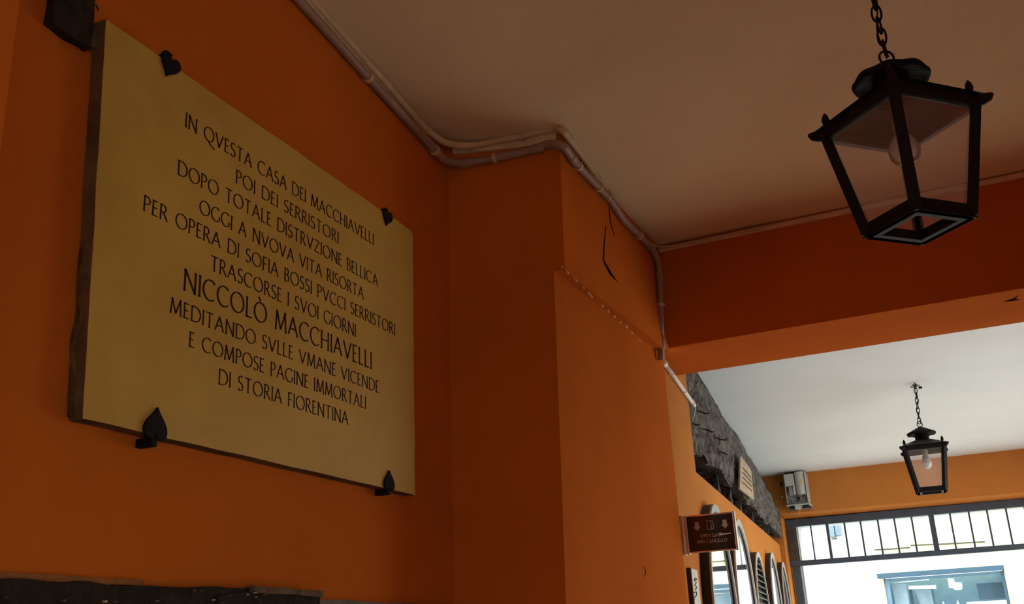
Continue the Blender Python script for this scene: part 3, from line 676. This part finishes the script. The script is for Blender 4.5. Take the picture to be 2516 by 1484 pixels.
# ------------------------------------------------------------------ lanterns
def lantern(loc, rz, label, globe, nlinks, lean=0.0):
    t = thing('hanging_lantern', label, 'lantern', loc, rz, 'hanging iron lanterns')
    H, Rr, Rb = .300, .132, .088
    cs = ((1,1),(-1,1),(-1,-1),(1,-1))
    tp = [Vector((a*Rr, b*Rr, 0)) for a, b in cs]; bt = [Vector((a*Rb, b*Rb, -H)) for a, b in cs]
    for a, b in zip(tp, bt): MB().bar(a, b, .028, .026, (a.x, a.y, 0)).build('corner_post', M['iron'], t, bevel=.002)
    w = MB()
    for i in range(4): w.bar(tp[i]+Vector((0,0,.002)), tp[(i+1)%4]+Vector((0,0,.002)), .020, .034)
    w.build('top_rim', M['iron'], t, bevel=.002)
    w = MB()
    for i in range(4):
        w.bar(bt[i]+Vector((0,0,.010)), bt[(i+1)%4]+Vector((0,0,.010)), .018, .034)
        q = bt[i]*1.10; q.z = -H-.007; r = bt[(i+1)%4]*1.10; r.z = -H-.007
        qi = bt[i]*.72; qi.z = -H-.007; ri = bt[(i+1)%4]*.72; ri.z = -H-.007
        w.hexa([q, r, ri, qi], [p+Vector((0,0,.004)) for p in (q, r, ri, qi)])
    w.build('bottom_rim', M['iron'], t, bevel=.001)
    # roof shell
    w = MB(); ro = .150; rn = .052; O = [(a*ro, b*ro, .016) for a, b in cs]; I = [(a*rn, b*rn, .062) for a, b in cs]
    for dz in (0, .004):
        for i in range(4):
            j = (i+1) % 4; w.quad(Vector(O[i])+Vector((0,0,dz)), Vector(O[j])+Vector((0,0,dz)), Vector(I[j])+Vector((0,0,dz)), Vector(I[i])+Vector((0,0,dz)))
    w.build('roof', M['roofin'], t)
    MB().lathe([(.050,.055),(.048,.07),(.047,.122)], seg=20).build('neck', M['ironm'], t, smooth=False)
    def scal(a, r): k = (r/.1)**3; return r*(1+.018*k*math.cos(8*a)), .0025*k*math.cos(8*a)
    MB().lathe([(.047,.121),(.070,.113),(.088,.107),(.096,.108),(.0985,.114),(.0975,.121),(.092,.127),(.070,.138),(.040,.153),(.015,.165),(.006,.170)], seg=48, fn=scal).build('cap', M['ironm'], t, smooth=True)
    for a, b in cs:
        d = Vector((a, b, 0)).normalized()
        w = MB(); p = d*(Rr*1.414-.004)
        w.tube([p+Vector((0,0,.006)), p+d*.020+Vector((0,0,.004)), p+d*.036+Vector((0,0,.008)), p+d*.046+Vector((0,0,.014))], [.017,.016,.012,.004], 10)
        w.build('corner_scroll', M['iron'], t, smooth=True)
        MB().lathe([(.005,.014),(.005,.028),(.009,.036),(.0105,.044),(.008,.056),(.002,.066)], c=p-d*.004, seg=12).build('finial', M['iron'], t, smooth=True)
    for i in range(4):
        j = (i+1) % 4; n = ((tp[i]+tp[j])/2).normalized()*-.003
        k0, k1 = tp[i].lerp(tp[j], .06)+n, tp[j].lerp(tp[i], .06)+n; b0, b1 = bt[i].lerp(bt[j], .06)+n, bt[j].lerp(bt[i], .06)+n
        k0.z = k1.z = -.012; b0.z = b1.z = -H+.022
        w = MB(); w.quad(k0, k1, b1, b0); w.build('glass_pane', M['pane'], t)
    MB().lathe([(.016,.062),(.020,.03),(.021,-.02),(.017,-.035)], seg=16).build('lamp_holder', M['socket'], t, smooth=True)
    if globe:
        MB().lathe([(.014,-.030),(.016,-.044),(.028,-.058),(.038,-.078),(.040,-.092),(.036,-.110),(.024,-.124),(.010,-.131),(.002,-.132)], seg=24).build('bulb', M['bulbc'], t, smooth=True)
    else:
        b = MB().lathe([(.015,-.033),(.018,-.040),(.026,-.068),(.032,-.086)], seg=24).build('bulb', M['greylight'], t, smooth=True)
        MB().lathe([(.0325,-.087),(.034,-.100),(.031,-.117),(.022,-.130),(.010,-.137),(.002,-.138)], seg=24).build('bulb_dome', M['bulbw'], b, smooth=True)
    # ring, chain, ceiling hook (root's own axes are turned by rz, so undo the turn for the lean)
    ring = [Vector((.020*math.cos(2*math.pi*k/20), 0, .186+.020*math.sin(2*math.pi*k/20))) for k in range(20)]
    MB().tube([Matrix.Rotation(-rz+.5, 4, 'Z') @ p for p in ring], .0032, 8, closed=True).build('ring', M['iron'], t, smooth=True)
    top = 3.25 if loc[1] > 4.5 else 3.30
    z0, z1 = .200, top-loc[2]-.035
    axis = Matrix.Rotation(-rz, 4, 'Z') @ Vector((-lean, 0, 1))
    for k in range(nlinks):
        z = z0+(z1-z0)*(k+.5)/nlinks; c = Vector((0,0,z0-.005))+axis*(z-z0); L = (z1-z0)/nlinks*.72; ww = .0125
        a0 = .4 + (k % 2)*1.5 + random.uniform(-.2, .2); u = Vector((math.cos(a0), math.sin(a0), 0))
        P = []
        for q in range(18):
            a = 2*math.pi*q/18; P.append(c + u*ww*math.cos(a)*(1.0 if abs(math.sin(a)) < .8 else .9) + axis.normalized()*L*math.sin(a))
        MB().tube(P, .0030, 7, closed=True).build('chain_link', M['iron'], t, smooth=True)
    # flex winding down the chain
    P = []
    for k in range(40):
        f = k/39; c = Vector((0,0,z0-.01))+axis*((z1-z0+.02)*f); a = f*9; P.append(c+Vector((math.cos(a), math.sin(a), 0))*.008)
    MB().tube(P, .0022, 6).build('flex', M['ironm'], t, smooth=True)
    e = Vector((0,0,z0))+axis*(z1-z0)
    hk = [e+Vector((.010*math.cos(a), .010*math.sin(a)*.3, .012*math.sin(a))) for a in [k*2*math.pi/14 for k in range(14)]]
    h = MB().tube([e+Vector((0,0,-.012)), e+Vector((.006,0,.006)), e+Vector((0,0,.036))], .004, 8).build('ceiling_hook', M['iron'], t, smooth=True)
    for k in range(6):
        a = k*1.05; P = [e+Vector((.01*math.cos(a+s*.9)+.030*math.sin(s)*math.cos(a), .030*math.sin(s)*math.sin(a), .026-.030*math.sin(s*.9)*random.uniform(.5,1))) for s in [q*math.pi/8 for q in range(9)]]
        MB().tube(P, .0020, 6).build('wire_loop', M['ironm'], h, smooth=True)
    MB().box((e.x+.022, e.y-.008, e.z-.012), (e.x+.046, e.y+.008, e.z+.002), None).build('terminal_block', M['ironm'], h)
    return t
lantern((.036, 2.590, 2.805), math.radians(45), 'big black iron lantern hanging by its chain in front of the dark beam', True, 7, .03)
lantern((-.138, 7.87, 2.757), math.radians(2), 'black iron lantern with an opal bulb, hanging from the pale ceiling before the gate', False, 7, -.06)

# ------------------------------------------------------------------ across the street
YF = 17.0
def at(px, py, y=YF): return AY(px, py, y)
SX0, SX1, SZ0, SZ1 = -1.20, .47, .6, 2.30
w = MB(); w.box((-9, YF, -.1), (-1.25, YF+.3, 8)); struct(w.build('facade_wall', M['facw']), 'overexposed white house front across the street', 'wall')
w = MB(); w.box((-1.25, YF-.01, SZ1), (SX1+.02, YF+.3, 2.75)); w.box((-1.25, YF-.01, -.1), (SX1+.02, YF+.3, SZ0)); w.box((-1.25, YF, 2.75), (8, YF+.3, 8)); w.box((SX1+.02, YF, -.1), (8, YF+.3, 2.75))
w.box((-1.25, YF-.01, SZ0), (SX0, YF+.3, SZ1))
struct(w.build('facade_wall', M['facc']), 'pale cream house front around the shop window', 'wall')
shop = thing('shop_window', 'blue-grey shop window across the street seen under the transom', 'shop window', (-.37, YF, SZ0))
def shb(x0, x1, z0, z1, y0, y1, nm, m, par=shop): return local(MB().box((x0,y0,z0), (x1,y1,z1)).build(nm, m, par, bevel=.003), par)
shb(SX0-.08, SX1+.02, 2.283, 2.355, YF-.10, YF-.012, 'awning_box', M['shopdark'])
shb(SX0+.01, SX0+.07, SZ0, 2.28, YF+.02, YF+.10, 'frame', M['shopblue'])
shb(SX1-.03, SX1, SZ0, 2.28, YF+.02, YF+.08, 'frame', M['shopdark'])
shb(SX0, SX1, 2.250, 2.283, YF+.06, YF+.28, 'frame', M['shopblue'])
shb(SX0, SX1, SZ0, 2.30, YF+.75, YF+.80, 'back_panel', M['shopblue'])
shb(SX0-.02, SX0, SZ0, 2.30, YF+.3, YF+.8, 'side_panel', M['shopblue'])
shb(SX1, SX1+.02, SZ0, 2.30, YF+.3, YF+.8, 'side_panel', M['shopblue'])
shb(SX0, SX1, SZ0-.02, SZ0, YF+.3, YF+.8, 'sill', M['shoplight'])
sheet = MB().box((-1.10, YF+.20, 1.86), (-.90, YF+.206, 2.195)).build('paper_sheet', M['shoplight'])
tag(sheet, 'pale paper sheet hanging in the shop window below the white tube', 'paper')
rl = MB().tube([(-.87, YF+.16, 2.136), (-.48, YF+.16, 2.118)], .028, 14).build('paper_roll', M['paper'], smooth=True); tag(rl, 'thick white roll hanging in the shop window', 'roll')
tb = MB().tube([(-1.08, YF+.18, 2.222), (-.56, YF+.18, 2.235)], .010, 10).build('lamp_tube', M['paper'], smooth=True); tag(tb, 'thin white tube along the top of the shop window', 'tube')
wl = MB(); rough_block(wl, (-.30, YF+.15, 2.09), (.09,0,0), (0,.05,0), (.0,0,.14), 3, 2, 4, .02, (14,14,14), 70); rough_block(wl, (-.23, YF+.13, 2.06), (.10,0,0), (0,.05,0), (.02,0,.10), 3, 2, 4, .02, (14,14,14), 72)
tag(wl.build('spotlight_pair', M['paper']), 'crumpled white pair of lamps in the middle of the shop window', 'lamp')
scn = MB().box((.08, YF+.22, 1.90), (.44, YF+.25, 2.13)).build('dark_screen', M['shopdark'], bevel=.003); tag(scn, 'dark rectangular screen at the end of the shop window', 'screen')
cnt = MB().box((-.10, YF+.2, 1.79), (.45, YF+.5, 1.875)).build('white_counter', M['paper'], bevel=.004); tag(cnt, 'white counter below the dark screen in the shop', 'counter')
pnl = MB().prism([(-.80,YF+.4,2.09),(-.58,YF+.4,2.09),(-.55,YF+.4,1.75),(-.72,YF+.4,1.75)], (0,.02,0)).build('slanted_board', M['shoplight']); tag(pnl, 'slanted pale panel under the white roll in the shop', 'panel')
for i, (x, z, hw_) in enumerate([(-.855,1.98,.022),(-.545,2.0,.012)]):
    o = MB().box((x-hw_, YF+.3, z-.25), (x+hw_, YF+.33, z+.13)).build('display_post', M['shopdark']); tag(o, ['dark post beside the pale paper sheet in the shop', 'thin dark post beside the slanted pale panel in the shop'][i], 'post')
for i, x in enumerate((-.42, -.22)):
    o = MB().lathe([(.018,1.74),(.02,1.86),(.008,1.88),(.008,1.905)], c=(x, YF+.25, 0), seg=12).build('bottle', M['paper'], smooth=True); tag(o, ['pale bottle in the shop under the blue-grey middle of the window', 'pale bottle in the shop beside the white counter'][i], 'bottle')
ac = thing('outdoor_unit', 'pale blue-grey unit on the white house front, seen through the transom', 'air conditioner', (-1.79, YF, 2.96))
local(MB().box((-1.89, YF-.16, 2.95), (-1.80, YF-.001, 3.14)).build('casing', M['unit'], ac, bevel=.006), ac)
local(MB().box((-1.79, YF-.14, 2.97), (-1.70, YF-.001, 3.14)).build('casing', M['unit'], ac, bevel=.006), ac)
local(MB().box((-1.86, YF-.15, 2.918), (-1.78, YF-.02, 2.930)).build('bracket', M['cable'], ac), ac)
for i, (a, b) in enumerate((((2148,1351),(2236,1345)), ((2237,1340),(2420,1331)))):
    A, B = at(*a, YF-.03), at(*b, YF-.03); o = MB().tube([A, A.lerp(B,.5)-Vector((0,0,.004)), B], .011, 6).build('facade_cable', M['cable'])
    tag(o, ['grey cable on the cream front, just left of the thick grille bar', 'grey cable on the cream front, crossing behind the thick grille bar'][i], 'cable')
